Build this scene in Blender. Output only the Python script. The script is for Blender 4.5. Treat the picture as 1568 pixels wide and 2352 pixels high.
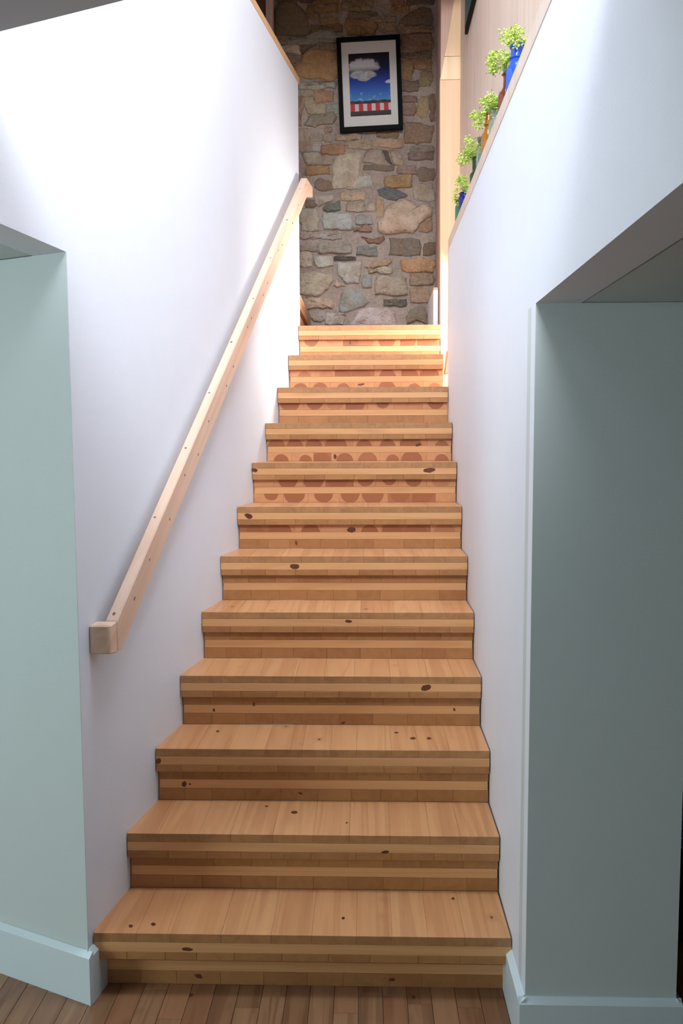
import bpy, bmesh, math, random
from mathutils import Vector, Matrix
for o in list(bpy.data.objects): bpy.data.objects.remove(o)
S = bpy.context.scene
COL = S.collection
rnd = random.Random(7)

# ------------------------------------------------------------------ camera
F, CX, CY, CZ, YAW, PITCH, ROLL = 1926.9, 0.8019, -2.3219, 1.6271, -0.02857, -0.08603, -0.00407
def cam_axes():
    cy, sy, cp, sp = math.cos(YAW), math.sin(YAW), math.cos(PITCH), math.sin(PITCH)
    f = Vector((sy*cp, cy*cp, sp)); r = Vector((cy, -sy, 0)); u = r.cross(f)
    c, s = math.cos(ROLL), math.sin(ROLL)
    return c*r+s*u, -s*r+c*u, f
CR, CU, CF = cam_axes(); CC = Vector((CX, CY, CZ))
cam = bpy.data.cameras.new('camera'); co = bpy.data.objects.new('camera', cam); COL.objects.link(co)
cam.sensor_fit = 'VERTICAL'; cam.sensor_height = 36; cam.lens = F/2352*36; cam.clip_start = .05
co.matrix_world = Matrix(((CR.x, CU.x, -CF.x, CX), (CR.y, CU.y, -CF.y, CY), (CR.z, CU.z, -CF.z, CZ), (0, 0, 0, 1)))
S.camera = co

# ------------------------------------------------------------------ light
W_ = bpy.data.worlds.new('world'); S.world = W_; W_.use_nodes = True
bg = W_.node_tree.nodes['Background']; bg.inputs[0].default_value = (.75, .87, 1, 1); bg.inputs[1].default_value = 0.6
S.view_settings.view_transform = 'Standard'; S.view_settings.look = 'None'
S.view_settings.exposure = 0.12; S.view_settings.gamma = 1.0; S.view_settings.use_curve_mapping = False
def area(name, loc, target, sx, sy, power, col):
    l = bpy.data.lights.new(name, 'AREA'); l.shape = 'RECTANGLE'; l.size = sx; l.size_y = sy; l.energy = power; l.color = col
    o = bpy.data.objects.new(name, l); COL.objects.link(o); o.location = loc
    o.rotation_euler = (Vector(target)-Vector(loc)).to_track_quat('-Z', 'Y').to_euler()
    return o
# daylight through the roof window over the stair, the glazed door beside the upper steps, and the side window of the lower room; plus two added lamps, upper near end and back fill
area('roof_window_daylight', (1.04, -.05, 4.9), (-.35, .15, 2.9), .6, 1.5, 112, (.72, .86, 1.0))
area('added_upper_light', (.75, -1.84, 3.75), (.75, 3.0, 2.7), 1.0, .9, 112, (.84, .92, 1.0))  # added lamp before the solid upper wall, brightens landing and stone wall
area('landing_door_daylight', (1.75, 2.37, 2.38), (.3, 2.5, 2.45), .38, .5, 40, (.98, .96, .92))
area('side_window_daylight', (-2.9, -1.9, 1.45), (.5, -.9, .9), 1.6, 1.4, 75, (.78, .95, 1.0))
area('back_fill_light', (.6, -3.9, 1.5), (.7, 0, .9), 1.6, 1.2, 4, (.78, .93, 1.0))  # added weak fill lamp from behind the camera

# ------------------------------------------------------------------ helpers
def ray(px, py): return CR*((px-784)/F) - CU*((py-1176)/F) + CF
def onY(px, py, Y): d = ray(px, py); return CC + d*((Y-CY)/d.y)
def onX(px, py, X): d = ray(px, py); return CC + d*((X-CX)/d.x)
AL, AR, WD = 0.16266, 0.00536, 1.2246
H, G = 0.19, 0.23276
LX = lambda y: AL*y
RX = lambda y: WD + AR*y

def link(name, me, mat=None, parent=None, **props):
    o = bpy.data.objects.new(name, me); COL.objects.link(o)
    if mat and me: 
        if not me.materials: me.materials.append(mat)
    if parent: o.parent = parent
    for k, v in props.items(): o[k] = v
    return o
def empty(name, loc, **props):
    o = bpy.data.objects.new(name, None); COL.objects.link(o); o.location = loc; o.empty_display_size = .05
    for k, v in props.items(): o[k] = v
    return o
def mesh(name, verts, faces, bevel=0, smooth=False, seg=1):
    me = bpy.data.meshes.new(name); bm = bmesh.new()
    vs = [bm.verts.new(v) for v in verts]
    for f in faces:
        try: bm.faces.new([vs[i] for i in f])
        except ValueError: pass
    bmesh.ops.recalc_face_normals(bm, faces=bm.faces)
    if bevel: bmesh.ops.bevel(bm, geom=list(bm.edges), offset=bevel, segments=seg, affect='EDGES', clamp_overlap=True)
    bm.to_mesh(me); bm.free()
    if smooth:
        for p in me.polygons: p.use_smooth = True
    return me
def box(x0, y0, z0, x1, y1, z1, bevel=0, name='box'):
    v = [(x0,y0,z0),(x1,y0,z0),(x1,y1,z0),(x0,y1,z0),(x0,y0,z1),(x1,y0,z1),(x1,y1,z1),(x0,y1,z1)]
    return mesh(name, v, [(0,3,2,1),(4,5,6,7),(0,1,5,4),(1,2,6,5),(2,3,7,6),(3,0,4,7)], bevel)
def prism(poly, off, bevel=0, name='prism'):
    """extrude a planar polygon (list of 3-tuples) by vector off"""
    n = len(poly); off = Vector(off)
    v = [Vector(p) for p in poly]; v += [p+off for p in v]
    f = [tuple(range(n)), tuple(range(2*n-1, n-1, -1))] + [(i, (i+1) % n, n+(i+1) % n, n+i) for i in range(n)]
    return mesh(name, v, f, bevel)
def lathe(profile, seg=20, name='lathe', smooth=True):
    v = []; f = []
    for r, z in profile:
        for i in range(seg):
            a = 2*math.pi*i/seg; v.append((r*math.cos(a), r*math.sin(a), z))
    for j in range(len(profile)-1):
        for i in range(seg):
            f.append((j*seg+i, j*seg+(i+1) % seg, (j+1)*seg+(i+1) % seg, (j+1)*seg+i))
    f.append(tuple(range(seg))[::-1])
    return mesh(name, v, f, 0, smooth)
def tube_into(bm, pts, r0, r1, seg=6):
    rings = []
    for i, p in enumerate(pts):
        p = Vector(p); a = Vector(pts[max(0, i-1)]); b = Vector(pts[min(len(pts)-1, i+1)])
        t = (b-a).normalized(); u = t.orthogonal().normalized(); w = t.cross(u)
        r = r0+(r1-r0)*i/(len(pts)-1)
        rings.append([bm.verts.new(p+(u*math.cos(2*math.pi*k/seg)+w*math.sin(2*math.pi*k/seg))*r) for k in range(seg)])
    for a, b in zip(rings, rings[1:]):
        for k in range(seg): bm.faces.new((a[k], a[(k+1) % seg], b[(k+1) % seg], b[k]))
    bm.faces.new(rings[0][::-1]); bm.faces.new(rings[-1])

# ------------------------------------------------------------------ materials
def lin(c):
    return tuple(((v/255)/12.92 if v/255 <= .04045 else ((v/255+.055)/1.055)**2.4) for v in c[:3])+(1,)
class NT:
    def __init__(s, name):
        s.m = bpy.data.materials.new(name); s.m.use_nodes = True; s.t = s.m.node_tree
        s.b = s.t.nodes['Principled BSDF']; s.out = s.t.nodes['Material Output']
    def n(s, ty, ins=None, **kw):
        nd = s.t.nodes.new(ty)
        for k, v in kw.items(): setattr(nd, k, v)
        for k, v in (ins or {}).items():
            if hasattr(v, 'is_output') : s.t.links.new(v, nd.inputs[k])
            else: nd.inputs[k].default_value = v
        return nd
    def l(s, a, b): s.t.links.new(a, b)
    def math(s, op, a, b=0.0, c=None):
        ins = {0: a, 1: b}
        if c is not None: ins[2] = c
        return s.n('ShaderNodeMath', ins, operation=op).outputs[0]
    def mix(s, fac, a, b, blend='MIX'):
        nd = s.n('ShaderNodeMix', None, data_type='RGBA', blend_type=blend)
        for i, v in ((0, fac), (6, a), (7, b)):
            if hasattr(v, 'is_output'): s.l(v, nd.inputs[i])
            else: nd.inputs[i].default_value = v
        return nd.outputs[2]
    def ramp(s, fac, stops):
        nd = s.n('ShaderNodeValToRGB', {0: fac}); e = nd.color_ramp.elements
        while len(e) < len(stops): e.new(.5)
        for k, (p, c) in zip(e, stops): k.position = p; k.color = c
        return nd.outputs[0]
    def smooth(s, v, a, b):
        nd = s.n('ShaderNodeMapRange', {0: v, 1: a, 2: b}, interpolation_type='SMOOTHSTEP'); return nd.outputs[0]
    def bump(s, h, dist=.002, strength=1.0):
        nd = s.n('ShaderNodeBump', {'Height': h, 'Distance': dist, 'Strength': strength}); s.l(nd.outputs[0], s.b.inputs['Normal'])
    def vec(s, scale=(1,1,1), rand=True, src='Object'):
        tc = s.n('ShaderNodeTexCoord').outputs[src]
        if rand:
            oi = s.n('ShaderNodeObjectInfo').outputs['Random']
            off = s.n('ShaderNodeCombineXYZ', {0: s.math('MULTIPLY', oi, 37.0), 1: s.math('MULTIPLY', oi, 91.0), 2: s.math('MULTIPLY', oi, 53.0)}).outputs[0]
            tc = s.n('ShaderNodeVectorMath', {0: tc, 1: off}, operation='ADD').outputs[0]
        return s.n('ShaderNodeVectorMath', {0: tc, 1: scale}, operation='MULTIPLY').outputs[0]

def plain(name, c, rough=.5, bumpd=0, metal=0, spec=.5):
    m = NT(name); m.b.inputs['Base Color'].default_value = lin(c); m.b.inputs['Roughness'].default_value = rough
    m.b.inputs['Metallic'].default_value = metal; m.b.inputs['Specular IOR Level'].default_value = spec
    v = m.vec((1,1,1))
    nz = m.n('ShaderNodeTexNoise', {'Vector': v, 'Scale': 9.0, 'Detail': 3.0}).outputs[0]
    m.l(m.mix(m.math('MULTIPLY', nz, .12), lin(c), lin([x*.86 for x in c])), m.b.inputs['Base Color'])
    if bumpd:
        n2 = m.n('ShaderNodeTexNoise', {'Vector': v, 'Scale': 160.0, 'Detail': 2.0}).outputs[0]; m.bump(n2, bumpd, .5)
    return m.m
def wood(name, light, dark, axis='X', knot=(95, 55, 30), knots=.5, rough=.42, tint=.35, gs=1.0, heart=None, coat=0.0, redhue=(205,120,80), endg=None, ring=.4):
    """solid timber, grain along axis; tone differs per board through Object Info random"""
    m = NT(name); m.b.inputs['Roughness'].default_value = rough; m.b.inputs['Coat Weight'].default_value = coat; m.b.inputs['Coat Roughness'].default_value = .3
    sc = {'X': (1.2, 26, 26), 'Y': (26, 1.2, 26), 'Z': (26, 26, 1.2)}[axis]
    v = m.vec(tuple(x*gs for x in sc))
    n1 = m.n('ShaderNodeTexNoise', {'Vector': v, 'Scale': 1.0, 'Detail': 5.0, 'Roughness': .6, 'Distortion': .6}).outputs[0]
    v2 = m.vec(tuple(x*gs*.28 for x in sc))
    n2 = m.n('ShaderNodeTexNoise', {'Vector': v2, 'Scale': 1.0, 'Detail': 2.0, 'Distortion': 1.2}).outputs[0]
    rings = m.math('SINE', m.math('MULTIPLY', n2, 38.0))
    rings = m.smooth(rings, -.2, 1.0)
    g = m.math('ADD', m.math('MULTIPLY', m.smooth(n1, .3, .75), .55), m.math('MULTIPLY', rings, ring))
    oi = m.n('ShaderNodeObjectInfo').outputs['Random']
    g = m.math('ADD', g, m.math('MULTIPLY', m.math('SUBTRACT', oi, .5), tint*2))
    col = m.mix(m.n('ShaderNodeClamp', {0: g}).outputs[0], lin(light), lin(dark))
    # reddish or greyer boards
    wn = m.n('ShaderNodeTexWhiteNoise', {'W': m.math('MULTIPLY', oi, 173.0)}, noise_dimensions='1D').outputs[0]
    col = m.mix(m.math('MULTIPLY', m.smooth(wn, .6, 1.0), .35), col, lin(redhue))
    if heart:
        # heartwood around the pith of each board: cylinder along the board (local Y), seen on the end grain
        tc = m.n('ShaderNodeTexCoord').outputs['Object']; sp = m.n('ShaderNodeSeparateXYZ', {0: tc})
        wn2 = m.n('ShaderNodeTexWhiteNoise', {'W': m.math('MULTIPLY', oi, 311.0)}, noise_dimensions='1D').outputs[0]
        side = m.math('SUBTRACT', m.math('MULTIPLY', m.n('ShaderNodeSeparateColor', {0: m.n('ShaderNodeObjectInfo').outputs['Color']}).outputs[0], .046), .023)
        dx = m.math('ADD', sp.outputs[0], m.math('MULTIPLY', m.math('SUBTRACT', wn, .5), .03))
        dz = m.math('ADD', sp.outputs[2], side)
        wob = m.math('MULTIPLY', m.math('SUBTRACT', n1, .5), .012)
        d = m.math('ADD', m.math('SQRT', m.math('ADD', m.math('MULTIPLY', dx, dx), m.math('MULTIPLY', dz, dz))), wob)
        rad = m.math('ADD', m.math('MULTIPLY', wn, .026), .030)
        f = m.math('SUBTRACT', 1.0, m.smooth(m.math('SUBTRACT', d, rad), 0.0, .004))
        f = m.math('MAXIMUM', f, m.math('MULTIPLY', m.math('GREATER_THAN', wn2, .84), .8))
        rg = m.smooth(m.math('SINE', m.math('MULTIPLY', d, 1500.0)), -.6, 1.0)
        hc = m.mix(m.math('MULTIPLY', rg, .3), lin(heart), lin([x*.8 for x in heart]))
        col = m.mix(m.math('MULTIPLY', f, m.math('MULTIPLY', m.smooth(wn2, .08, .2), .95)), col, hc)
    if endg:
        nn = m.n('ShaderNodeSeparateXYZ', {0: m.n('ShaderNodeTexCoord').outputs['Normal']}).outputs[1]
        eg = m.mix(m.smooth(n1, .3, .7), lin(endg), lin([q*.86 for q in endg]))
        col = m.mix(m.math('MULTIPLY', m.math('GREATER_THAN', m.math('ABSOLUTE', nn), .6), .8), col, eg)
    if knots:
        kv = {'X': (2.6, .01, 11), 'Y': (12, 8.0, .01), 'Z': (8, 8, 2.6)}[axis]
        vk = m.vec(kv)
        vo = m.n('ShaderNodeTexVoronoi', {'Vector': vk, 'Scale': 1.0, 'Randomness': 1.0}, feature='F1')
        pick = m.math('GREATER_THAN', m.n('ShaderNodeSeparateColor', {0: vo.outputs['Color']}).outputs[0], 1-knots)
        kk = m.math('MULTIPLY', m.math('SUBTRACT', 1.0, m.smooth(vo.outputs['Distance'], .045, .085)), pick)
        halo = m.math('MULTIPLY', m.math('SUBTRACT', 1.0, m.smooth(vo.outputs['Distance'], .08, .3)), m.math('MULTIPLY', pick, .35))
        col = m.mix(halo, col, lin([x*.85 for x in dark]))
        col = m.mix(m.math('MULTIPLY', kk, .85), col, lin(knot))
    m.l(col, m.b.inputs['Base Color'])
    m.bump(g, .0006, .35)
    return m.m

WHITE = plain('white_plaster', (231, 235, 243), .55, .0006)
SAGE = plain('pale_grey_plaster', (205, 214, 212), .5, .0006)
SKIRT = plain('painted_skirting', (214, 226, 230), .35)
CEIL = plain('ceiling_plaster', (190, 194, 194), .7, .0006)
TREAD = wood('tread_pine', (216, 160, 110), (192, 131, 86), 'Y', knots=.2, rough=.4, tint=.2, redhue=(202, 136, 88), coat=.08, endg=(172, 122, 76))
ENDG = wood('end_grain_pine', (176, 124, 76), (148, 98, 56), 'Y', knots=.0, tint=.3, redhue=(162, 102, 62), ring=.05)
HEART = wood('heartwood_end_grain_pine', (206, 146, 100), (186, 124, 80), 'Y', knots=.0, tint=.16, heart=(160, 94, 56), redhue=(182, 116, 72), ring=.05)
CORE = wood('long_grain_pine', (220, 165, 113), (204, 147, 96), 'X', knots=.4, tint=.18, redhue=(208, 146, 94))
KNOT = wood('pine_knot', (112, 62, 34), (78, 42, 24), 'Y', knots=0, tint=.2, redhue=(96, 48, 26))
RAILW = wood('handrail_pine', (234, 200, 176), (218, 178, 152), 'X', knots=.3, tint=.05, gs=.8, knot=(130, 72, 58))
RKNOT = wood('handrail_knot', (150, 92, 72), (118, 68, 54), 'X', knots=0, tint=.2)
CAPW = wood('cap_pine', (232, 190, 146), (214, 166, 122), 'Y', knots=.25, tint=.05)
CLT = wood('timber_wall_panel', (220, 202, 186), (206, 184, 166), 'Z', knots=.12, tint=.04, gs=.55, rough=.6, knot=(160, 120, 90))
PANEL = wood('timber_reveal', (246, 216, 174), (236, 200, 152), 'Z', knots=.35, tint=.05, gs=.6, rough=.5, knot=(150, 100, 70))
BROWNW = wood('brown_panel', (128, 96, 78), (104, 78, 62), 'Z', knots=.1, tint=.04)
FLOORW = wood('floor_oak', (158, 116, 84), (118, 80, 54), 'Y', knots=.35, rough=.34, tint=.45, knot=(62, 38, 26), redhue=(150, 92, 62), coat=.15)
BLACK = plain('black_lacquer', (9, 9, 12), .6, spec=.15)
DARK = plain('unlit_room_darkness', (16, 15, 16), .6)  # near-black colour stands in for the darkness of the unlit room
MATB = plain('mount_board', (226, 222, 214), .7)
METAL = plain('blue_glint_edge', (150, 185, 225), .25, metal=.7)  # blue colour stands in for bluish light caught on the louvre edges

# ------------------------------------------------------------------ structure
def struct(name, me, mat, parent=None):
    o = link(name, me, mat, parent); o['kind'] = 'structure'; return o
# floor with planks
floor = struct('floor', box(-3.0, -4.0, -.12, 3.5, 3.7, -.016), FLOORW)
pw = .071; proto = {}
x = -1.35; ci = 0
while x < 1.62:
    y = -1.9 - rnd.random()*.6
    while y < .35:
        L = rnd.choice((.36, .48, .6, .72))
        y1 = min(y+L, .5)
        key = (round(y1-y, 3))
        if key not in proto: proto[key] = box(0, 0, -.016, pw-.0012, key-.0012, 0, .0007, 'plank')
        mid_ok = True
        if x+pw > .02 and x < 1.22 and y > .1: mid_ok = False
        if mid_ok:
            o = link('floor_plank', proto[key], FLOORW, floor); o.location = (x, y, 0)
        y = y1
        if y1 >= .5: break
    x += pw; ci += 1

# stair side walls (the left one splays away from the stair)
yl0, ztL = -.024, 2.1355
ol = [(LX(y), y, z) for y, z in ((yl0, 0), (2.61, 0), (2.61, 3.64), (-3.9, 3.64), (-3.9, ztL), (yl0, ztL))]
struct('wall_left', prism(ol, (-.11, .0485, 0)), WHITE)
yr0, ztR = -.2, 1.961
orr = [(RX(y), y, z) for y, z in ((yr0+.004, 0), (2.15, 0), (2.15, 2.61), (-3.9, 2.61), (-3.9, ztR), (yr0+.004, ztR))]
struct('wall_right', prism(orr, (.112, 0, 0)), WHITE)
# returns of the two side openings
dl = Vector((-.341, .149, 0)).normalized(); nl = Vector((dl.y, -dl.x, 0))
if nl.y > 0: nl = -nl
a = Vector((LX(yl0)-.0005, yl0-.003, 0)); b = a+dl*2.6
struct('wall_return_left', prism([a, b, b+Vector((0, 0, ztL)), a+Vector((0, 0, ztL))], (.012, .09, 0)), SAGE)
XE = 1.62
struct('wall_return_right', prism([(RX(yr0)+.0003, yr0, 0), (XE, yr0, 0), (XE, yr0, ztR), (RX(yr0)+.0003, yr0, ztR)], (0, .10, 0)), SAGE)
cl = prism([(LX(-3.9)-.1, -3.9, ztL+.002), (LX(yl0)-.1, yl0, ztL+.002), (LX(yl0)-.1, yl0+1.25, ztL+.002), (-3.0, yl0+1.25, ztL+.002), (-3.0, -3.9, ztL+.002)], (0, 0, .08))
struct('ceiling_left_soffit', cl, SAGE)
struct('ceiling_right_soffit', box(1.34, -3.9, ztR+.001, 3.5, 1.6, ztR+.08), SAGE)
# lower room shell
struct('wall_back', box(-3.0, -4.1, 0, 3.5, -4.0, 2.45), SAGE)
struct('wall_side_right', box(3.5, -4.1, 0, 3.6, 1.7, 2.0), DARK)
struct('wall_far_right', box(1.4, 1.6, 0, 3.5, 1.7, 2.0), DARK)
struct('wall_side_left', box(-3.1, -4.1, 0, -3.0, 1.3, 2.2), SAGE)
# ceiling of the lower room with its slanted stairwell edge (slab)
e0 = Vector((.067, -.573, 0)); ed = Vector((.288, -.112, 0)); 
pL = e0-ed*.62; pR = e0+ed*4.05
struct('ceiling', prism([(pL.x, pL.y, 2.45), (pR.x, pR.y, 2.45), (1.22, -4.0, 2.45), (-.64, -4.0, 2.45)], (0, 0, .2)), CEIL)
# upper storey
struct('wall_upper_right', box(1.336, -1.9, 2.6, 1.44, 2.58, 5.0), CLT)
struct('wall_upper_near', box(-1.9, -1.96, 2.65, 1.44, -1.88, 5.0), WHITE)
struct('wall_upper_left', box(-1.98, -1.9, 2.3, -1.9, 3.75, 5.0), BROWNW)
struct('floor_upper', prism([(LX(-1.9)-.12, -1.9, 2.5), (LX(2.5)-.12, 2.5, 2.5), (-1.9, 2.5, 2.5), (-1.9, -1.9, 2.5)], (0, 0, .16)), CEIL)
cu = empty('ceiling_upper', (0, 0, 0)); cu['kind'] = 'structure'
for q in ((-1.98, -1.96, .62, 3.9), (1.36, -1.96, 2.6, 3.9), (.62, -1.96, 1.36, -.9), (.62, .8, 1.36, 3.9)):
    link('ceiling_panel', box(q[0], q[1], 5.0, q[2], q[3], 5.1), WHITE, cu)
struct('light_blocking_beam', box(-1.9, 1.98, 4.03, 1.336, 2.1, 5.0), CLT)  # unseen beam added to keep light off the upper stone wall and reveal

# timber caps and edgings
def capL(y0, y1, z0, z1, w, ov):
    p = [(LX(y0)+ov, y0, z0), (LX(y1)+ov, y1, z0), (LX(y1)-w, y1, z0), (LX(y0)-w, y0, z0)]
    return prism(p, (0, 0, z1-z0), .0015)
struct('trim_1', capL(-1.85, 2.635, 3.64, 3.678, .125, .002), CAPW)
def capR(y0, y1, z0, z1):
    return prism([(RX(y0)-.002, y0, z0), (RX(y1)-.002, y1, z0), (1.334, y1, z0), (1.334, y0, z0)], (0, 0, z1-z0), .0015)
LEDGE = 2.662
struct('trim_2', capR(-1.85, 2.168, 2.61, LEDGE), CLT)
struct('trim_3', box(RX(2.15)-.001, 2.151, 2.095, 1.335, 2.168, 2.609, .001), CLT)
# wall end of timber beside the top steps, facing down the stair; its upper corner is cut on the slope
wr = empty('wall_timber_reveal', (0, 2.58, 0)); wr['kind'] = 'structure'
def revp(poly, t=.06):
    me = prism([(x, 0, z) for x, z in poly], (0, t, 0), .0012); return link('timber_panel', me, PANEL, wr)
revp([(1.236, 1.9), (1.46, 1.9), (1.46, 3.632), (1.2235, 3.632)])
revp([(1.2235, 3.6335), (1.46, 3.6335), (1.46, 3.757), (1.2475, 3.757)])
revp([(1.2475, 3.7585), (1.46, 3.7585), (1.46, 5.0), (1.465, 5.0), (1.46, 4.99)][:3]+[(1.46, 5.0), (1.464, 5.0)])
struct('wall_landing_right', prism([(1.232, 2.642, 2.28), (1.288, 3.6, 2.28), (1.288, 3.6, 5.0), (1.232, 2.642, 5.0)], (.12, -.007, 0)), CLT)
lw = struct('wall_landing_upstand', prism([(1.204, 2.72, 2.28), (1.206, 3.16, 2.28), (1.30, 3.16, 2.28), (1.2315, 2.72, 2.28)], (0, 0, .222)), WHITE)
struct('trim_4', prism([(1.2045, 2.722, 2.5025), (1.2065, 3.16, 2.5025), (1.30, 3.16, 2.5025), (1.2315, 2.722, 2.5025)], (0, 0, .014)), CAPW)
# skirtings
def skirt(a, b, n, name, h=.155, t=.018):
    a, b, n = Vector(a), Vector(b), Vector(n).normalized()
    d = (b-a).normalized()
    prof = [(0.0005, 0), (t, 0), (t, h-.014), (.004, h), (.0005, h)]
    v = [a+n*u+Vector((0, 0, w)) for u, w in prof]+[b+n*u+Vector((0, 0, w)) for u, w in prof]
    k = len(prof)
    f = [tuple(range(k)), tuple(range(2*k-1, k-1, -1))]+[(i, (i+1) % k, k+(i+1) % k, k+i) for i in range(k)]
    return struct(name, mesh(name, v, f), SKIRT)
skirt(a+Vector((.018, -.008, 0)), b, nl, 'baseboard_left')
skirt((LX(-.034)+.0, -.034, 0), (LX(.052), .052, 0), (1, -AL, 0), 'baseboard_left_return')
skirt((1.206, yr0, 0), (XE+.012, yr0, 0), (0, -1, 0), 'baseboard_right')
skirt((RX(-.215), -.215, 0), (RX(.055), .055, 0), (-1, 0, 0), 'baseboard_right_return')
skirt((XE, yr0-.012, 0), (XE, yr0+.1, 0), (1, 0, 0), 'baseboard_right_end')

# ------------------------------------------------------------------ stair
stair = empty('staircase', (.6, 0, 0), label='straight flight of thick laminated pine steps between the two white walls', category='stairs')
def board(name, x0, x1, y0, y1, z0, z1, mat, parent, bev=.0012):
    cx, cy_, cz = (x0+x1)/2, (y0+y1)/2, (z0+z1)/2
    me = box(x0-cx, y0-cy_, z0-cz, x1-cx, y1-cy_, z1-cz, bev)
    o = link(name, me, mat, parent); o.location = Vector((cx, cy_, cz))-Vector(PO); return o
PO = (.6, 0, 0)
def row(name, k, y0, y1, z0, z1, mat, parent, seed, bev=.0012, n=None):
    r = random.Random(seed); xa, xb = LX(max(y0, 0))+.004, RX(y0)-.004
    if k >= 11: xb -= .004
    n = n or max(6, round((xb-xa)/.118)); ws = [r.uniform(.75, 1.25) for _ in range(n)]; t = sum(ws); x = xa
    for w in ws:
        w = w/t*(xb-xa); o = board(name, x, x+w-.0003, y0, y1, z0, z1, mat, parent, bev); o.color = (seed % 2, 0, 0, 1); x += w
for k in range(1, 13):
    y0 = (k-1)*G; zt = k*H; yb = k*G+.02 if k < 12 else 3.6
    # tread slab: cross board / long lamella / cross board
    tr = empty('tread', Vector((.6, y0, zt-.081))-Vector(PO)); tr.parent = stair
    PO = (.6, y0, zt-.081)
    row('tread_board', k, y0, yb, zt-.027, zt, TREAD, tr, 100+k, .0007)
    board('core_lamella', LX(y0)+.004, RX(y0)-.004-(.004 if k >= 11 else 0), y0, yb, zt-.057, zt-.0275, CORE, tr, .0008)
    row('underside_board', k, y0, yb, zt-.081, zt-.0575, ENDG, tr, 200+k, .0012)
    PO = (.6, 0, 0)
    ry = y0+(.02 if k > 1 else .052); zb = zt-H
    rs = empty('riser', Vector((.6, ry, zb))-Vector(PO)); rs.parent = stair
    PO = (.6, ry, zb)
    hm = HEART if k >= 7 else ENDG
    row('riser_board', k, ry, yb, zb+.0745, zb+.1085, hm, rs, 300+k, .0008)
    board('core_lamella', LX(ry)+.006, RX(ry)-.006, ry, yb, zb+.0425, zb+.074, CORE, rs, .0008)
    row('riser_board', k, ry, yb, zb+.0005, zb+.042, hm if k in (8, 9, 11) else ENDG, rs, 400+k, .0008)
    PO = (.6, 0, 0)
def onZ(px, py, Z): d = ray(px, py); return CC + d*((Z-CZ)/d.z)
steps = {'T': [o for o in stair.children if o.name.startswith('tread')], 'R': [o for o in stair.children if o.name.startswith('riser')]}
def knot(px, py, rx, ry, k, face):
    if face == 'P':
        c = onZ(px, py, k*H); e1 = onZ(px+rx, py, k*H)-c; e2 = onZ(px, py-ry, k*H)-c; n_ = Vector((0, 0, .0006)); par = steps['T'][k-1]
    else:
        Yf = (k-1)*G if face == 'T' else (k-1)*G+(.02 if k > 1 else .052)
        c = onY(px, py, Yf); e1 = onY(px+rx, py, Yf)-c; e2 = onY(px, py-ry, Yf)-c; n_ = Vector((0, -.0005, 0)); par = steps[face][k-1]
    r = random.Random(px*7+py); sk = r.uniform(-.5, .5) if face != 'P' else 0
    ring = [c+e1*(math.cos(t)*r.uniform(.8, 1.1)+sk*math.sin(t))+e2*math.sin(t)*r.uniform(.8, 1.05) for t in [i*math.pi/5 for i in range(10)]]
    base = Vector(par.location)+Vector((.6, 0, 0))
    link('knot', prism([p-n_-base for p in ring], n_*2), KNOT, par)
for q in ((430,2180,12,5,1,'T'),(456,2242,9,6,1,'R'),(900,2250,8,4,1,'R'),(884,1957,9,4,2,'T'),(423,1801,6,7,3,'R'),(364,1748,6,8,3,'T'),(978,1580,12,8,4,'T'),(583,1617,3,6,4,'R'),
          (491,1631,3,4,4,'R'),(1043,1630,3,4,4,'R'),(788,1660,5,3,4,'R'),(800,1427,9,4,5,'T'),(676,1301,12,7,6,'T'),(570,1185,9,7,7,'T'),(985,1080,15,6,8,'T'),(806,1217,11,7,7,'R'),(584,1080,8,5,8,'T'),
          (769,1049,4,6,9,'R'),(680,1247,3,6,7,'R'),(829,883,8,3,11,'R'),(804,787,2,6,12,'R'),(436,1801,3,2,3,'R'),(690,1822,5,3,3,'R'),(960,1022,6,4,9,'R'),
          (300,2127,5,4,1,'P'),(352,2123,6,4,1,'P'),(788,2109,4,3,1,'P'),(1040,2064,4,3,1,'P'),(676,1866,8,4,2,'P'),(612,1852,4,2,2,'P'),(796,1890,3,2,2,'P'),(948,1696,7,3,3,'P'),(985,1696,6,3,3,'P'),(500,1680,4,2,3,'P'),(910,1683,5,2,3,'P'),(520,1560,3,2,4,'P')):
    if q[5] != 'P' or q[4] != 4: knot(*q)
# second flight turning left at the landing
up = empty('staircase', (.41, 3.1, 2.28), label='laminated pine steps turning left at the top landing beside the stone wall', category='stairs')
PO = (.41, 3.1, 2.28)
for j in range(4):
    xe = .425-.233*j; zt = 2.28+H*(j+1)
    for nm, z0, z1, m_, dx in (('riser_board', zt-H, zt-.117, ENDG, .02), ('core_lamella', zt-.1165, zt-.085, CORE, .02), ('tread_board', zt-.081, zt-.028, ENDG, 0), ('tread_board', zt-.0275, zt, TREAD, 0)):
        board(nm, xe-dx-.27, xe-dx, 2.66, 3.585, z0, z1, m_, up)
# plaster-splashed offcut at the foot of the timber edging
oc = link('wood_offcut', prism([(RX(2.3)-.010, 2.20, 1.975), (RX(2.3)+.03, 2.20, 1.985), (RX(2.3)+.03, 2.20, 2.09), (RX(2.3)+.004, 2.20, 2.10), (RX(2.3)-.004, 2.20, 2.03)], (0, .10, 0), .002), CAPW)
oc['label'] = 'short rough pine offcut wedged beside the upper steps at the end of right wall'; oc['category'] = 'offcut'

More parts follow.
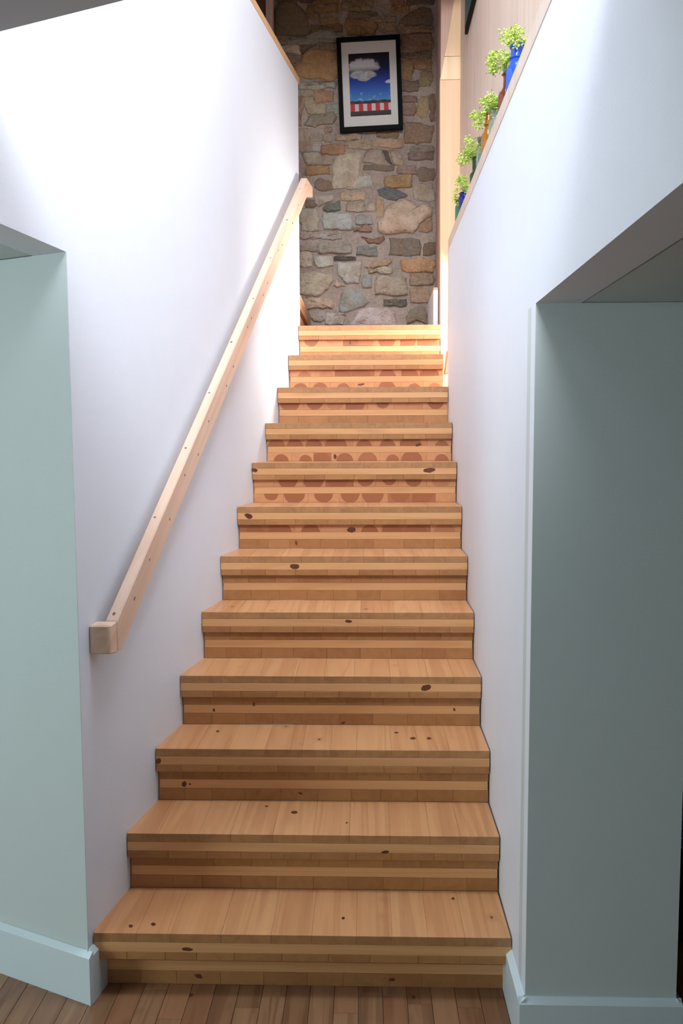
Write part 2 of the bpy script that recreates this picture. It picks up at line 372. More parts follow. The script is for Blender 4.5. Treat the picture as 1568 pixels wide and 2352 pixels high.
# ------------------------------------------------------------------ handrail
hr = empty('handrail', (LX(.04)+.03, .04, 1.01), label='pale knotty pine handrail sloping up the left white wall', category='handrail')
RD = Vector((AL*2.4675, 2.4675, 1.998)).normalized(); RS = Vector((0, 0, 1)).cross(RD).normalized(); RU = RD.cross(RS)
RM = Matrix((RD, RS, RU)).transposed()                       # columns: along the rail, sideways, up
def railpart(name, yz, o0, o1, bev=.004):
    base = hr.location; inv = RM.transposed()
    poly = [inv @ (Vector((LX(y)+o0, y, z))-base) for y, z in yz]
    o = link(name, prism(poly, inv @ Vector((o1-o0, 0, 0)), bev), RAILW, hr); o.rotation_euler = RM.to_euler(); return o
railpart('rail', [(.0775, 1.100), (.0775, 1.009), (.112, 1.012), (2.545, 2.994), (2.690, 3.112 if 0 else 3.030), (2.690, 3.090), (2.545, 3.098)], .026, .062)
railpart('lower_return', [(.033, 1.013), (.077, 1.006), (.077, 1.1005), (.033, 1.097)], .001, .062)
railpart('upper_return', [(2.63, 3.028), (2.692, 3.028), (2.692, 3.088), (2.63, 3.088)], -.05, .0255)
rr_ = random.Random(21)
def rail_line(t, side):                                      # a point on the top edge line of the rail, t from 0 to 1
    y = .0775+2.4675*t; return Vector((LX(y)+.062, y, 1.100+1.998*t))
for i in range(26):
    t = (i+rr_.uniform(.1, .9))/26; p = rail_line(t, 0); r1, r2 = rr_.uniform(.004, .008), rr_.uniform(.0028, .005)
    if i % 3 == 0: p = p+Vector((-.018+rr_.uniform(-.008, .008), 0, 0)); n_ = RU*.0006; e1, e2 = RD*r1, RS*r2
    else: p = p-Vector((0, 0, rr_.uniform(.02, .085))); n_ = Vector((.0006, 0, 0)); e1, e2 = RD*r1, RU*r2
    link('knot', prism([p+e1*math.cos(a_)+e2*math.sin(a_)-n_-hr.location for a_ in [k*math.pi/5 for k in range(10)]], n_*2), RKNOT, hr)

# ------------------------------------------------------------------ stone wall
SY = 3.62
def stone_mat():
    m = NT('rubble_stone'); at = m.n('ShaderNodeObjectInfo').outputs['Color']
    v = m.vec((1,1,1))
    n1 = m.n('ShaderNodeTexNoise', {'Vector': v, 'Scale': 9.0, 'Detail': 6.0, 'Roughness': .65}).outputs[0]
    n2 = m.n('ShaderNodeTexNoise', {'Vector': v, 'Scale': 60.0, 'Detail': 4.0, 'Roughness': .7}).outputs[0]
    vo = m.n('ShaderNodeTexVoronoi', {'Vector': v, 'Scale': 45.0}).outputs['Distance']
    c = m.mix(m.smooth(n1, .35, .7), at, m.mix(.55, at, lin((150, 112, 74))))
    c = m.mix(m.math('MULTIPLY', m.smooth(n2, .52, .72), .45), c, m.mix(.6, at, lin((215, 208, 196))))
    c = m.mix(m.math('MULTIPLY', m.smooth(n2, .46, .30), .6), c, m.mix(.65, at, lin((52, 50, 46))))
    m.l(c, m.b.inputs['Base Color']); m.b.inputs['Roughness'].default_value = .85
    h = m.math('ADD', m.math('MULTIPLY', n1, 1.2), m.math('ADD', m.math('MULTIPLY', n2, .7), m.math('MULTIPLY', vo, .3)))
    m.bump(h, .016, 1.0); return m.m
STONE = stone_mat()
mm = NT('lime_mortar'); v = mm.vec((1,1,1), False)
n1 = mm.n('ShaderNodeTexNoise', {'Vector': v, 'Scale': 7.0, 'Detail': 6.0, 'Roughness': .65}).outputs[0]
n2 = mm.n('ShaderNodeTexNoise', {'Vector': v, 'Scale': 55.0, 'Detail': 4.0, 'Roughness': .7}).outputs[0]
mm.l(mm.mix(mm.math('MULTIPLY', mm.smooth(n2, .35, .75), .6), mm.mix(mm.smooth(n1, .3, .7), lin((196, 172, 156)), lin((166, 150, 136))), lin((210, 197, 186))), mm.b.inputs['Base Color'])
mm.b.inputs['Roughness'].default_value = .95
mm.bump(mm.math('ADD', mm.math('MULTIPLY', n1, 1.8), mm.math('MULTIPLY', n2, .7)), .022, 1.0)
wall = struct('wall_stone', box(-1.9, SY, 0, 1.42, SY+.3, 5.0), mm.m)
def P1(ox, oy, s, *pts): return [(ox+x/s, oy+y/s) for x, y in pts]
def B(ox, oy, s, x0, y0, x1, y1): return (ox+x0/s, oy+y0/s, ox+x1/s, oy+y1/s)
Z1, Z2 = (600, 0, 7.467), (800, 0, 7.467)
Z3, Z4, Z5, Z6, Z7, Z8 = (670, 180, 7.84), (820, 180, 7.84), (670, 360, 7.84), (820, 360, 7.84), (670, 550, 7.84), (820, 550, 7.84)
stones = [
 (P1(*Z1,(230,180),(300,60),(400,30),(560,50),(700,170),(780,300),(800,480),(820,600),(560,620),(240,600)),(75,68,52)),
 (B(*Z1,650,-60,880,55),(62,48,44)), (B(*Z1,900,-40,1330,80),(95,75,50)), (B(*Z1,770,100,1320,225),(95,75,45)),
 (B(*Z1,1010,300,1330,435),(105,88,62)), (B(*Z1,840,440,1400,560),(85,68,50)), (B(*Z1,1440,330,1990,620),(102,76,46)),
 (P1(*Z1,(300,690),(730,650),(1290,600),(1400,640),(1400,760),(600,775),(310,740)),(100,98,88)),
 (P1(*Z1,(340,790),(640,785),(680,940),(390,905)),(142,127,110)), (B(*Z1,400,930,590,1090),(115,98,82)),
 (P1(*Z1,(700,980),(800,880),(950,850),(1250,900),(1400,1000),(1400,1320),(1200,1400),(820,1350),(640,1290),(560,1150),(700,1090)),(130,100,66)),
 (B(*Z1,980,780,1400,860),(112,95,72)), (P1(*Z1,(700,790),(940,790),(760,880),(700,940),(660,880)),(98,80,62)),
 (B(*Z1,440,1130,560,1300),(120,98,76)), (B(*Z1,900,1400,1290,1460),(112,84,64)), (B(*Z1,250,-90,640,20),(85,72,55)),
 (B(*Z1,1350,20,1900,200),(92,82,62)), (B(*Z1,790,250,1000,330),(100,82,66)),
 (B(*Z2,720,-60,950,90),(96,66,50)), (B(*Z2,740,105,1050,235),(106,76,48)),
 (P1(*Z2,(860,410),(1000,270),(1210,150),(1400,160),(1450,330),(1420,455),(1100,450)),(75,62,50)),
 (B(*Z2,1000,-40,1470,85),(66,56,46)), (B(*Z2,-20,220,500,312),(82,72,56)), (B(*Z2,400,300,820,375),(104,92,80)),
 (B(*Z2,520,395,800,535),(112,92,68)), (B(*Z2,830,480,1470,560),(98,82,64)), (B(*Z2,880,585,1450,890),(86,66,52)),
 (B(*Z2,900,905,1430,1005),(88,76,58)), (B(*Z2,880,1050,1110,1380),(116,90,60)), (B(*Z2,1120,1030,1430,1190),(110,82,58)),
 (B(*Z2,1200,1225,1445,1490),(105,93,66)), (B(*Z2,900,1400,1190,1568),(92,78,66)),
 (B(*Z3,115,90,790,200),(126,119,106)), (B(*Z3,150,210,385,330),(120,112,95)), (B(*Z3,395,225,755,430),(124,94,72)),
 (P1(*Z3,(220,345),(330,350),(420,440),(600,470),(620,640),(400,670),(300,640),(230,500)),(130,118,96)),
 (B(*Z3,625,465,900,650),(115,118,108)), (P1(*Z3,(220,850),(310,690),(560,690),(760,620),(800,700),(720,830),(560,830),(420,890)),(118,113,99)),
 (B(*Z3,100,330,185,860),(122,97,72)), (B(*Z3,330,1010,560,1135),(128,118,102)), (B(*Z3,570,985,720,1140),(126,110,97)),
 (B(*Z3,780,1005,1250,1125),(141,121,101)), (B(*Z3,365,1180,560,1315),(141,130,124)), (B(*Z3,520,1210,965,1385),(142,106,80)),
 (B(*Z3,990,1115,1430,1265),(139,123,99)), (P1(*Z3,(190,1360),(480,1350),(720,1450),(700,1560),(300,1570),(230,1500)),(141,131,116)),
 (P1(*Z3,(760,1460),(860,1380),(1230,1330),(1250,1420),(1200,1900),(1140,1960),(760,1980),(720,1850),(730,1600)),(168,153,133)),
 (B(*Z3,105,900,320,1330),(131,117,102)), (B(*Z3,590,880,720,975),(128,112,98)),
 (B(*Z4,830,75,1100,235),(90,78,68)), (B(*Z4,800,320,1075,430),(106,80,66)), (P1(*Z4,(1090,420),(1150,330),(1290,320),(1300,560),(1250,690),(1160,720),(1070,640)),(127,107,77)),
 (B(*Z4,800,455,1060,660),(116,92,77)), (B(*Z4,850,810,1370,1190),(113,91,72)), (B(*Z4,270,1095,820,1245),(151,123,100)),
 (B(*Z4,350,975,745,1065),(106,86,66)), (P1(*Z4,(120,1420),(200,1300),(440,1290),(500,1480),(620,1580),(300,1550),(110,1520)),(142,127,113)),
 (P1(*Z4,(460,1305),(560,1320),(640,1555),(590,1530),(510,1460)),(78,70,67)), (P1(*Z4,(580,1300),(720,1310),(800,1440),(850,1580),(680,1560)),(146,128,110)),
 (B(*Z4,950,1230,1390,1335),(119,106,91)), (B(*Z4,920,1350,1370,1480),(116,99,91)), (B(*Z4,1310,300,1400,780),(100,80,62)),
 (B(*Z5,265,60,625,150),(141,131,107)), (B(*Z5,240,170,690,325),(141,111,79)),
 (P1(*Z5,(420,560),(430,440),(520,390),(650,430),(840,470),(850,560),(700,600),(540,620)),(121,101,91)),
 (B(*Z5,920,350,1435,575),(151,151,139)), (B(*Z5,865,640,1320,800),(167,141,115)), (P1(*Z5,(560,920),(650,840),(860,800),(870,960),(720,980),(570,975)),(97,104,94)),
 (P1(*Z5,(400,760),(480,710),(740,690),(730,790),(560,860),(500,900),(440,860)),(161,146,131)), (B(*Z5,980,835,1500,990),(166,151,129)),
 (B(*Z5,135,950,490,1335),(161,151,132)), (B(*Z5,550,1030,1090,1315),(161,161,152)), (B(*Z5,1155,1060,1450,1225),(146,146,140)),
 (B(*Z5,1105,1275,1440,1355),(152,121,106)), (B(*Z5,250,780,440,915),(112,107,92)), (B(*Z5,340,1400,900,1480),(161,152,143)), (B(*Z5,140,1360,480,1460),(160,142,128)),
 (B(*Z6,115,150,665,245),(102,97,84)), (B(*Z6,480,340,985,565),(152,122,84)),
 (P1(*Z6,(370,600),(480,560),(680,590),(800,640),(900,700),(820,740),(700,790),(560,770),(400,700)),(84,88,86)),
 (B(*Z6,1000,490,1390,790),(151,136,119)),
 (P1(*Z6,(400,1340),(380,1180),(480,1080),(540,900),(640,870),(800,800),(960,810),(1040,890),(1200,870),(1330,910),(1330,1080),(1180,1160),(1080,1280),(1000,1370),(700,1375)),(180,154,130)),
 (P1(*Z6,(1110,1350),(1130,1250),(1220,1160),(1340,1110),(1350,1330),(1250,1375)),(152,117,90)), (B(*Z6,330,770,490,1090),(167,137,107)),
 (P1(*Z6,(80,1450),(480,1430),(490,1500),(400,1570),(200,1560)),(137,101,83)), (B(*Z6,1080,220,1400,450),(106,91,77)), (B(*Z6,720,170,1060,320),(136,112,100)),
 (B(*Z7,150,110,455,212),(151,139,126)), (B(*Z7,460,75,1080,260),(156,146,131)), (B(*Z7,1170,120,1530,300),(124,128,120)),
 (B(*Z7,150,225,355,500),(192,172,152)), (P1(*Z7,(390,300),(740,310),(740,470),(600,500),(480,505),(400,400)),(187,182,167)),
 (B(*Z7,760,318,1150,372),(96,89,89)), (P1(*Z7,(840,420),(1240,400),(1230,640),(1200,790),(980,790),(900,690),(830,640)),(180,174,162)),
 (P1(*Z7,(150,620),(400,590),(700,630),(740,720),(660,880),(560,960),(300,1000),(150,960)),(181,166,141)), (B(*Z7,1260,645,1430,875),(146,146,139)),
 (P1(*Z7,(860,1290),(880,1100),(920,940),(1060,920),(1200,920),(1280,1030),(1390,1120),(1300,1210),(1150,1250),(1000,1300)),(150,156,151)),
 (B(*Z7,190,1060,745,1245),(191,166,141)), (P1(*Z7,(280,1290),(620,1270),(630,1400),(540,1480),(400,1470)),(161,151,141)), (B(*Z7,600,1335,960,1530),(186,179,169)),
 (P1(*Z7,(1050,1500),(1200,1300),(1400,1230),(1700,1240),(1850,1330),(1880,1560),(1050,1560)),(191,173,166)),
 (B(*Z7,760,1340,960,1380),(186,166,150)), (P1(*Z7,(790,720),(900,800),(960,850),(800,860),(750,830)),(182,160,140)),
 (B(*Z8,585,-10,1170,300),(119,106,93)), (B(*Z8,1175,60,1410,285),(116,96,76)), (P1(*Z8,(150,500),(300,400),(590,350),(620,410),(540,470),(280,520)),(178,147,117)),
 (B(*Z8,200,522,630,612),(181,166,142)), (B(*Z8,790,350,1395,590),(188,142,97)), (B(*Z8,935,600,1390,825),(156,133,109)),
 (B(*Z8,320,670,915,1015),(166,151,131)), (B(*Z8,480,1078,890,1192),(95,100,86)), (B(*Z8,940,875,1310,1145),(161,131,106)),
 (P1(*Z8,(880,1400),(960,1260),(1080,1200),(1200,1210),(1250,1350),(1250,1530),(900,1530)),(131,121,103)),
]
def fract(pts, it, amp):
    """midpoint-jittered closed outline"""
    for _ in range(it):
        out = []
        for i, p in enumerate(pts):
            q = pts[(i+1) % len(pts)]; d = math.hypot(q[0]-p[0], q[1]-p[1]); nx, ny = -(q[1]-p[1]), q[0]-p[0]
            k = rnd.gauss(0, amp); out += [p, ((p[0]+q[0])/2+nx*k, (p[1]+q[1])/2+ny*k)]
        pts = out; amp *= .8
    return pts
def ring_outline(s):
    r = rnd
    if isinstance(s, tuple):
        x0, y0, x1, y1 = s; w, h = x1-x0, y1-y0; j = min(w, h)*.2
        x0 -= 1.2; x1 += 1.2; y0 -= 1.0; y1 += 1.0
        u = lambda k=1.0: r.uniform(-.2, 1)*j*k
        pts = [(x0+u(), y0+u(.6)), ((x0+x1)/2+r.uniform(-.2, .2)*w, y0+r.uniform(-.08, .12)*j), (x1-u(), y0+u(.6)),
               (x1-r.uniform(-.2, .3)*j, (y0+y1)/2), (x1-u(), y1-u(.6)), ((x0+x1)/2+r.uniform(-.2, .2)*w, y1+r.uniform(-.12, .1)*j), (x0+u(), y1-u(.6)), (x0+r.uniform(-.2, .3)*j, (y0+y1)/2)]
    else:
        cx, cy = sum(p[0] for p in s)/len(s), sum(p[1] for p in s)/len(s)
        pts = [(cx+(p[0]-cx)*1.05, cy+(p[1]-cy)*1.06) for p in s]
    return fract(pts, 2 if len(pts) < 9 else 1, .07)
def stone_mesh(pts):
    """pts: (x, z) outline about the origin; rough-faced block standing proud of the mortar"""
    n = len(pts); R_ = max(math.hypot(*p) for p in pts); d = min(.034, .012+.10*R_)*rnd.uniform(.5, 1.25)
    tx, tz = rnd.uniform(-.06, .06), rnd.uniform(-.10, .06)
    v = [Vector((x, .012, z)) for x, z in pts]
    for s_, y_, jit in ((1.0, -.1, .1), (.965, -.72, .22), (.78, -.92, .3), (.45, -1.0, .35)):
        for x, z in pts:
            v.append(Vector((x*s_, d*(y_+rnd.uniform(-jit, jit))+(x*tx+z*tz)*s_*.5, z*s_)))
    v.append(Vector((0, -d*rnd.uniform(.8, 1.2), 0)))
    f = [(r_*n+i, r_*n+(i+1) % n, (r_+1)*n+(i+1) % n, (r_+1)*n+i) for r_ in range(4) for i in range(n)]
    f += [(4*n+i, 4*n+(i+1) % n, 5*n) for i in range(n)]+[tuple(range(n))[::-1]]
    return mesh('stone', v, f, 0, True)
def make_stone(outline, colr):
    pts = [onY(px, py, SY) for px, py in outline]
    c = sum(pts, Vector())/len(pts)
    o = link('stone', stone_mesh([(p.x-c.x, p.z-c.z) for p in pts]), STONE, wall); o.location = c
    o.color = lin(colr)
for s, c in stones:
    ys = (s[1]+s[3])/2 if isinstance(s, tuple) else sum(p[1] for p in s)/len(s)
    k = 1.0+.5*max(0, min(1, (560-ys)/560))          # estimate of the stone's own tone: the photo's upper part lies in shade
    g_ = sum(c)/3; make_stone(ring_outline(s), [min(232, (g_+(q-g_)*.85)*k*1.24) for q in c])
# coursing that goes on outside the view, to the left above the upper flight and up to the roof
def fill_stones(x0, x1, z0, z1):
    z = z0
    while z < z1-.05:
        h = min(rnd.uniform(.09, .17), z1-z); x = x0
        while x < x1-.06:
            w = min(rnd.uniform(.14, .38), x1-x); cx, cz, a_, b_ = x+w/2, z+h/2, w/2-.012, h/2-.010
            r4 = lambda: rnd.uniform(.75, 1.05)
            pts = fract([(-a_*r4(), -b_*r4()), (0, -b_*r4()), (a_*r4(), -b_*r4()), (a_*r4(), b_*r4()), (0, b_*r4()), (-a_*r4(), b_*r4())], 1, .07)
            o = link('stone', stone_mesh(pts), STONE, wall); o.location = (cx, SY, cz)
            o.color = lin(rnd.choice(((165, 145, 118), (150, 132, 105), (140, 135, 122), (172, 138, 98), (120, 112, 98), (176, 164, 146)))); x += w
        z += h
fill_stones(-.85, .12, 3.0, 4.95); fill_stones(.12, 1.28, 4.62, 4.95)

# ------------------------------------------------------------------ framed picture on the stone wall
FY = SY-.062
fc = [onY(*q, FY) for q in ((773, 88), (919, 80), (924.5, 296.5), (779.5, 304.5))]
o_ = (fc[0]+fc[1]+fc[2]+fc[3])/4
u_ = ((fc[1]-fc[0])+(fc[2]-fc[3])).normalized(); w_ = Vector((u_.z, 0, -u_.x)); w_ = -w_ if w_.z < 0 else w_
FW = ((fc[1]-fc[0]).length+(fc[2]-fc[3]).length)/2; FH = ((fc[0]-fc[3]).length+(fc[1]-fc[2]).length)/2
pic = empty('framed_picture', o_, label='black framed photograph of a white cloud over red and white stripes on the stone wall', category='picture')
pic.rotation_euler = (0, -math.atan2(u_.z, u_.x), 0)
hw, hh, t = FW/2, FH/2, .030
fr = []
def bar(poly): return link('frame_bar', prism([(x, -.012, z) for x, z in poly], (0, .032, 0), .0015), BLACK, pic)
bar([(-hw, -hh), (-hw+t, -hh+t), (-hw+t, hh-t), (-hw, hh)]); bar([(hw, hh), (hw-t, hh-t), (hw-t, -hh+t), (hw, -hh)])
bar([(-hw, hh), (-hw+t, hh-t), (hw-t, hh-t), (hw, hh)]); bar([(hw, -hh), (hw-t, -hh+t), (-hw+t, -hh+t), (-hw, -hh)])
# mount with a window opening
ix0, ix1, iz0, iz1 = -hw*.555, hw*.555, -hh*.615, hh*.635
ix0, ix1 = -.137, .137; iz1, iz0 = hh-.104, -hh+.099
outer = [(-hw+t-.002, -hh+t-.002), (hw-t+.002, -hh+t-.002), (hw-t+.002, hh-t+.002), (-hw+t-.002, hh-t+.002)]
inner = [(ix0, iz0), (ix1, iz0), (ix1, iz1), (ix0, iz1)]
v = [(x, 0, z) for x, z in outer]+[(x, 0, z) for x, z in inner]+[(x, .003, z) for x, z in inner]
f = [(i, (i+1) % 4, 4+(i+1) % 4, 4+i) for i in range(4)]+[(4+i, 4+(i+1) % 4, 8+(i+1) % 4, 8+i) for i in range(4)]
link('mount', mesh('mount', v, f), MATB, pic)
pm = NT('cloud_print'); tc = pm.n('ShaderNodeTexCoord').outputs['Object']; sp = pm.n('ShaderNodeSeparateXYZ', {0: tc})
X = pm.math('DIVIDE', pm.math('SUBTRACT', sp.outputs[0], ix0), ix1-ix0); Yv = pm.math('DIVIDE', pm.math('SUBTRACT', sp.outputs[2], iz0), iz1-iz0)
sky = pm.ramp(Yv, [(0.22, lin((70, 150, 200))), (.34, lin((55, 110, 190))), (.55, lin((28, 62, 160))), (.75, lin((16, 18, 70))), (1.0, lin((12, 12, 18)))])
nz = pm.n('ShaderNodeTexNoise', {'Vector': tc, 'Scale': 30.0, 'Detail': 6.0, 'Roughness': .62}).outputs[0]
nz2 = pm.n('ShaderNodeTexNoise', {'Vector': tc, 'Scale': 45.0, 'Detail': 4.0}).outputs[0]
def blob(cx, cy, rx, ry, soft=.4, wob=1.5):
    dx = pm.math('DIVIDE', pm.math('SUBTRACT', X, cx), rx); dy = pm.math('DIVIDE', pm.math('SUBTRACT', Yv, cy), ry)
    d = pm.math('ADD', pm.math('MULTIPLY', dx, dx), pm.math('MULTIPLY', dy, dy))
    d = pm.math('ADD', d, pm.math('MULTIPLY', pm.math('SUBTRACT', nz, .5), wob*1.6))
    return pm.math('SUBTRACT', 1.0, pm.smooth(d, 1.0-soft, 1.0+soft))
c1 = pm.math('MAXIMUM', blob(.36, .795, .34, .115), pm.math('MAXIMUM', blob(.18, .745, .24, .055), blob(.54, .75, .22, .05)))
c2 = pm.math('MAXIMUM', blob(.24, .665, .21, .07), pm.math('MAXIMUM', blob(.48, .66, .17, .06), blob(.36, .61, .16, .05))); 
shade = pm.mix(pm.smooth(Yv, .70, .80), lin((95, 95, 102)), lin((205, 204, 206)))
shade2 = pm.mix(pm.smooth(nz, .3, .7), lin((150, 151, 152)), lin((214, 214, 211)))
col = pm.mix(c1, sky, shade); col = pm.mix(pm.math('MULTIPLY', c2, .95), col, shade2)
col = pm.mix(blob(.97, .535, .09, .028), col, lin((190, 205, 215)))
sm = pm.math('MULTIPLY', pm.math('MULTIPLY', pm.smooth(pm.n('ShaderNodeTexNoise', {'Vector': pm.n('ShaderNodeVectorMath', {0: tc, 1: (1, 1, 2.2)}, operation='MULTIPLY').outputs[0], 'Scale': 26.0, 'Detail': 4.0}).outputs[0], .56, .70), pm.smooth(Yv, .42, .34)), .6)
col = pm.mix(sm, col, lin((170, 195, 215)))
tree = pm.math('LESS_THAN', Yv, pm.math('ADD', .225, pm.math('MULTIPLY', nz2, .045)))
col = pm.mix(tree, col, pm.mix(pm.smooth(nz, .45, .62), lin((35, 28, 28)), lin((120, 40, 45))))
fr_ = pm.math('FRACT', pm.math('SUBTRACT', pm.math('MULTIPLY', X, 4.85), .02))
stripe = pm.mix(pm.math('LESS_THAN', fr_, .53), lin((205, 203, 198)), lin((205, 32, 50)))
col = pm.mix(pm.math('LESS_THAN', Yv, .198), col, stripe)
col = pm.mix(pm.math('LESS_THAN', Yv, .082), col, lin((58, 42, 38)))
col = pm.mix(pm.math('LESS_THAN', Yv, .04), col, lin((42, 26, 28)))
pm.l(col, pm.b.inputs['Base Color']); pm.b.inputs['Roughness'].default_value = .35
link('print', box(ix0-.004, .0035, iz0-.004, ix1+.004, .006, iz1+.004), pm.m, pic)
link('backing', box(-hw+.006, .007, -hh+.006, hw-.006, .018, hh-.006), BLACK, pic)
link('hanging_batten', box(-.09, .020, hh-.10, .09, .075, hh-.06), BROWNW, pic)

# small picture hung on the timber wall above the ledge (only its lower far corner shows)
q = onX(1066, 80, 1.318)
sp_ = empty('framed_picture', (1.326, q.y-.22, q.z+.3), label='dark framed picture hanging on the timber wall above the bottle ledge', category='picture')
TEAL = plain('teal_print', (58, 92, 92), .4)
link('frame', box(-.006, -.22, -.3, .0085, .22, .3, .002), BLACK, sp_)
link('print', box(-.0085, -.19, -.27, -.0055, .19, .27), TEAL, sp_)

# ------------------------------------------------------------------ upper left: post and boarding seen over the left wall cap
a0, a1 = onY(610, 40, 3.42), onY(626, 40, 3.42)
po = link('timber_post', box(a0.x, 3.42, 3.04, a1.x, 3.50, 5.0, .003), CLT)
po['label'] = 'slim pale timber post standing by the stone wall above the left cap'; po['category'] = 'post'
bp = empty('panelled_screen', (-.4, 3.50, 3.04), label='brown boarded screen behind the slim timber post at upper left', category='screen')
for i in range(6):
    x1 = a0.x-.001-i*.15-(-.4); link('board', box(x1-.1485, -.04, 0, x1, -.01, 1.95, .002), BROWNW, bp)

# ------------------------------------------------------------------ bottles and sprigs on the ledge
def glass(name, c, trans=.85, rough=.05):
    m = NT(name); m.b.inputs['Base Color'].default_value = lin(c); m.b.inputs['Transmission Weight'].default_value = trans
    m.b.inputs['Roughness'].default_value = rough; m.b.inputs['IOR'].default_value = 1.45
    nz = m.n('ShaderNodeTexNoise', {'Vector': m.vec((1,1,1)), 'Scale': 25.0}).outputs[0]; m.bump(nz, .0006, .4)
    return m.m
BX = 1.288
def bottle(name, px, ytop, r, neck, shoulder, gm, label, rim=None, x=None, lip=True):
    x = 1.2395+r
    p = onX(px, ytop, x); h = p.z-LEDGE
    b = empty(name, (x, p.y, LEDGE+.0005), label=label, category='bottle', group='bottles on the timber ledge')
    w = .0028
    prof = [(r*.9, 0), (r, .006), (r, h*shoulder), (r*.93, h*(shoulder+.05)), (r*.62, h*(shoulder+.13)), (neck*1.05, h*(shoulder+.20)), (neck, h*.9), (neck, h*.93)]
    prof = [q for q in prof if q[1] < h*.95]
    prof += [(neck, h), (neck-w, h), (neck-w, h*.8), (max(neck-w, r*.5), h*(shoulder+.12)), (r-w, h*shoulder), (r-w, .01), (r*.5, .008)]
    link('glass_body', lathe(prof, 20), gm, b)
    if lip: link('lip', lathe([(neck-.001, h*.945), (neck+.004, h*.95), (neck+.004, h*.985), (neck+.001, h*.999), (neck-.002, h*.999)], 20), gm, b)
    if rim: link('collar', lathe([(neck, h*rim), (neck+.006, h*(rim+.01)), (neck+.006, h*(rim+.035)), (neck, h*(rim+.045))], 20), gm, b)
    return Vector((x, p.y, LEDGE+h))
GB = glass('cobalt_glass', (48, 110, 235), .55); GBR = glass('brown_glass', (150, 70, 45), .6); GC = glass('clear_glass', (215, 232, 225), .9)
GA = glass('amber_glass', (222, 150, 40), .65); GG = glass('dark_green_glass', (48, 92, 40), .6); GN = glass('navy_glass', (20, 22, 150), .45); GT = glass('teal_glass', (60, 165, 130), .6)
tops = {}
tops['blue'] = bottle('glass_bottle', 1187, 103, .034, .0185, .56, GB, 'tall bright blue glass bottle with a ringed neck on the timber ledge', rim=.75)
tops['brown'] = bottle('glass_bottle', 1163, 168, .026, .010, .52, GBR, 'reddish brown glass bottle tucked behind the tall bright blue bottle')
tops['clear'] = bottle('glass_bottle', 1141, 252, .030, .022, .62, GC, 'clear wide-necked glass bottle between the brown and amber bottles', lip=True)
tops['amber'] = bottle('glass_bottle', 1122, 259, .028, .0125, .50, GA, 'honey amber glass bottle with a slender neck on the timber ledge', rim=.74)
tops['white'] = bottle('glass_bottle', 1108, 317, .024, .018, .70, GC, 'slim clear glass bottle between the amber and dark green bottles')
tops['green'] = bottle('glass_bottle', 1096, 362, .031, .020, .45, GG, 'dark green glass bottle holding a yellow-green sprig on the ledge')
tops['navy'] = bottle('glass_bottle', 1067, 443, .026, .022, .80, GN, 'small deep navy glass bottle near the far end of ledge')
tops['teal'] = bottle('glass_bottle', 1057, 462, .025, .020, .74, GT, 'teal green glass bottle at the far end of the ledge')
def leafmat(name, c, c2):
    m = NT(name); nz = m.n('ShaderNodeTexNoise', {'Vector': m.vec((1,1,1)), 'Scale': 70.0, 'Detail': 2.0}).outputs[0]
    m.l(m.mix(m.smooth(nz, .35, .65), lin(c), lin(c2)), m.b.inputs['Base Color']); m.b.inputs['Roughness'].default_value = .6
    m.b.inputs['Subsurface Weight'].default_value = .0; return m.m
FLOW = leafmat('lime_blossom', (200, 214, 104), (142, 180, 50)); LEAF = leafmat('green_leaf', (120, 165, 40), (80, 130, 30)); STEM = leafmat('green_stem', (150, 170, 70), (120, 140, 50))
def flake(bm, c, r, rr):
    ax = Vector((rr.uniform(-1, 1), rr.uniform(-1, 1), rr.uniform(-.3, 1))).normalized(); u = ax.orthogonal().normalized(); w = ax.cross(u)
    vs = [bm.verts.new(c+(u*math.cos(k*math.pi/2.5)+w*math.sin(k*math.pi/2.5))*r+ax*r*.35) for k in range(5)]
    top = bm.verts.new(c); bot = bm.verts.new(c-ax*r*.25)
    for k in range(5):
        bm.faces.new((vs[k], vs[(k+1) % 5], top)); bm.faces.new((vs[(k+1) % 5], vs[k], bot))
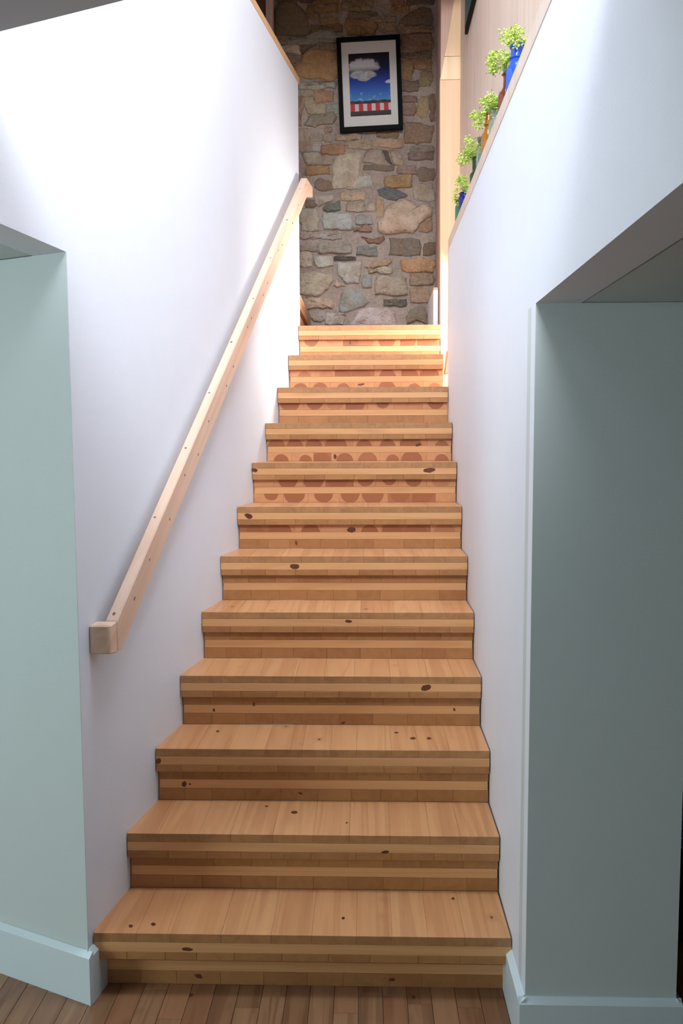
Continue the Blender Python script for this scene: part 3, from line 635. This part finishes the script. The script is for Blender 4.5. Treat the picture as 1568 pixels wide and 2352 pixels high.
def sprig(root, box_px, label, n, seed, leaves=2):
    """blossom heads spread over the place that box_px (photo pixels, at the bottle's distance) covers"""
    rr = random.Random(seed)
    s = empty('flower_sprig', root, label=label, category='flowers', group='sprigs in the ledge bottles')
    x0, y0, x1, y1 = box_px; Yp = root.y
    heads = []
    for k in range(n):
        t = 2*math.pi*rr.random(); q = math.sqrt(rr.random())
        px, py = (x0+x1)/2+(x1-x0)/2*q*math.cos(t), (y0+y1)/2+(y1-y0)/2*q*math.sin(t)
        p = onY(px, py, Yp+rr.uniform(-.045, .045)); p.x = min(p.x, 1.328)
        if p.z < LEDGE+.02: p.z = LEDGE+.03
        heads.append(p-root)
    bm = bmesh.new()
    base = Vector((0, 0, -.06))
    for h in heads:
        mid = Vector((h.x*.25, h.y*.3, h.z*.55+.01)); tube_into(bm, [base, Vector((0, 0, 0)), mid, h], .0014, .0006, 4)
    me = bpy.data.meshes.new('stem'); bm.to_mesh(me); bm.free(); link('stem', me, STEM, s)
    bm = bmesh.new()
    for h in heads:
        for _ in range(13):
            o = Vector((rr.gauss(0, 1), rr.gauss(0, 1), rr.gauss(0, 1)))*.0075; c = h+o
            if root.x+c.x > 1.330: c.x = 1.330-root.x
            flake(bm, c, rr.uniform(.003, .0052), rr)
    me = bpy.data.meshes.new('blossom'); bm.to_mesh(me); bm.free(); link('blossom', me, FLOW, s, kind='stuff')
    for k in range(leaves):
        a_ = rr.uniform(math.pi*.6, math.pi*1.5); d = Vector((math.cos(a_)*.8, math.sin(a_), .1)); d.normalize(); sd = Vector((-d.y, d.x, 0))
        L = rr.uniform(.026, .04); pts = [Vector((0, 0, .004)), d*L*.35+sd*L*.38, d*L*.8+sd*L*.34, d*L*1.05, d*L*.8-sd*L*.34, d*L*.35-sd*L*.38]
        mid = d*L*.6-Vector((0, 0, .006)); v = pts+[mid]+[p-Vector((0, 0, .0008)) for p in pts]+[mid-Vector((0, 0, .0008))]
        f = [(i, (i+1) % 6, 6) for i in range(6)]+[(7+(i+1) % 6, 7+i, 13) for i in range(6)]+[(i, 7+i, 7+(i+1) % 6, (i+1) % 6) for i in range(6)]
        link('leaf', mesh('leaf', v, f, 0, True), LEAF, s)
sprig(tops['blue'], (1156, 64, 1214, 112), 'frothy lime green sprig in the tall bright blue bottle', 26, 1, 0)
sprig(tops['brown'], (1120, 112, 1168, 166), 'lime green sprig in the reddish brown bottle', 26, 2)
sprig(tops['clear'], (1104, 220, 1158, 258), 'dense bright green sprig in the clear wide-necked bottle', 30, 3, 1)
sprig(tops['amber'], (1076, 254, 1120, 294), 'loose yellow-green sprig hanging out of the amber bottle', 16, 4)
sprig(tops['white'], (1068, 318, 1106, 345), 'thin pale sprig in the slim clear bottle', 9, 5, 0)
sprig(tops['green'], (1052, 338, 1104, 382), 'dense yellow-green sprig in the dark green bottle', 26, 6)
sprig(tops['navy'], (1046, 403, 1082, 446), 'bright green sprig in the small deep navy bottle', 22, 7, 1)
sprig(tops['teal'], (1040, 428, 1062, 470), 'sparse pale sprig in the teal green bottle', 9, 8)

# ------------------------------------------------------------------ dark cabinet beyond the right opening
cb = empty('louvred_cabinet', (1.98, .30, 0), label='black louvred cabinet in the dark room beyond the right wall end', category='cabinet')
link('carcass', box(-.30, -.0, 0, .30, .40, 1.7, .004), BLACK, cb)
for i in range(15):
    z = .33+i*.031
    link('louvre', prism([(-.27, -.03, z), (-.27, -.002, z+.012), (-.27, -.002, z+.016), (-.27, -.03, z+.004)], (.54, 0, 0)), METAL if i % 3 == 0 or i < 4 else BLACK, cb)
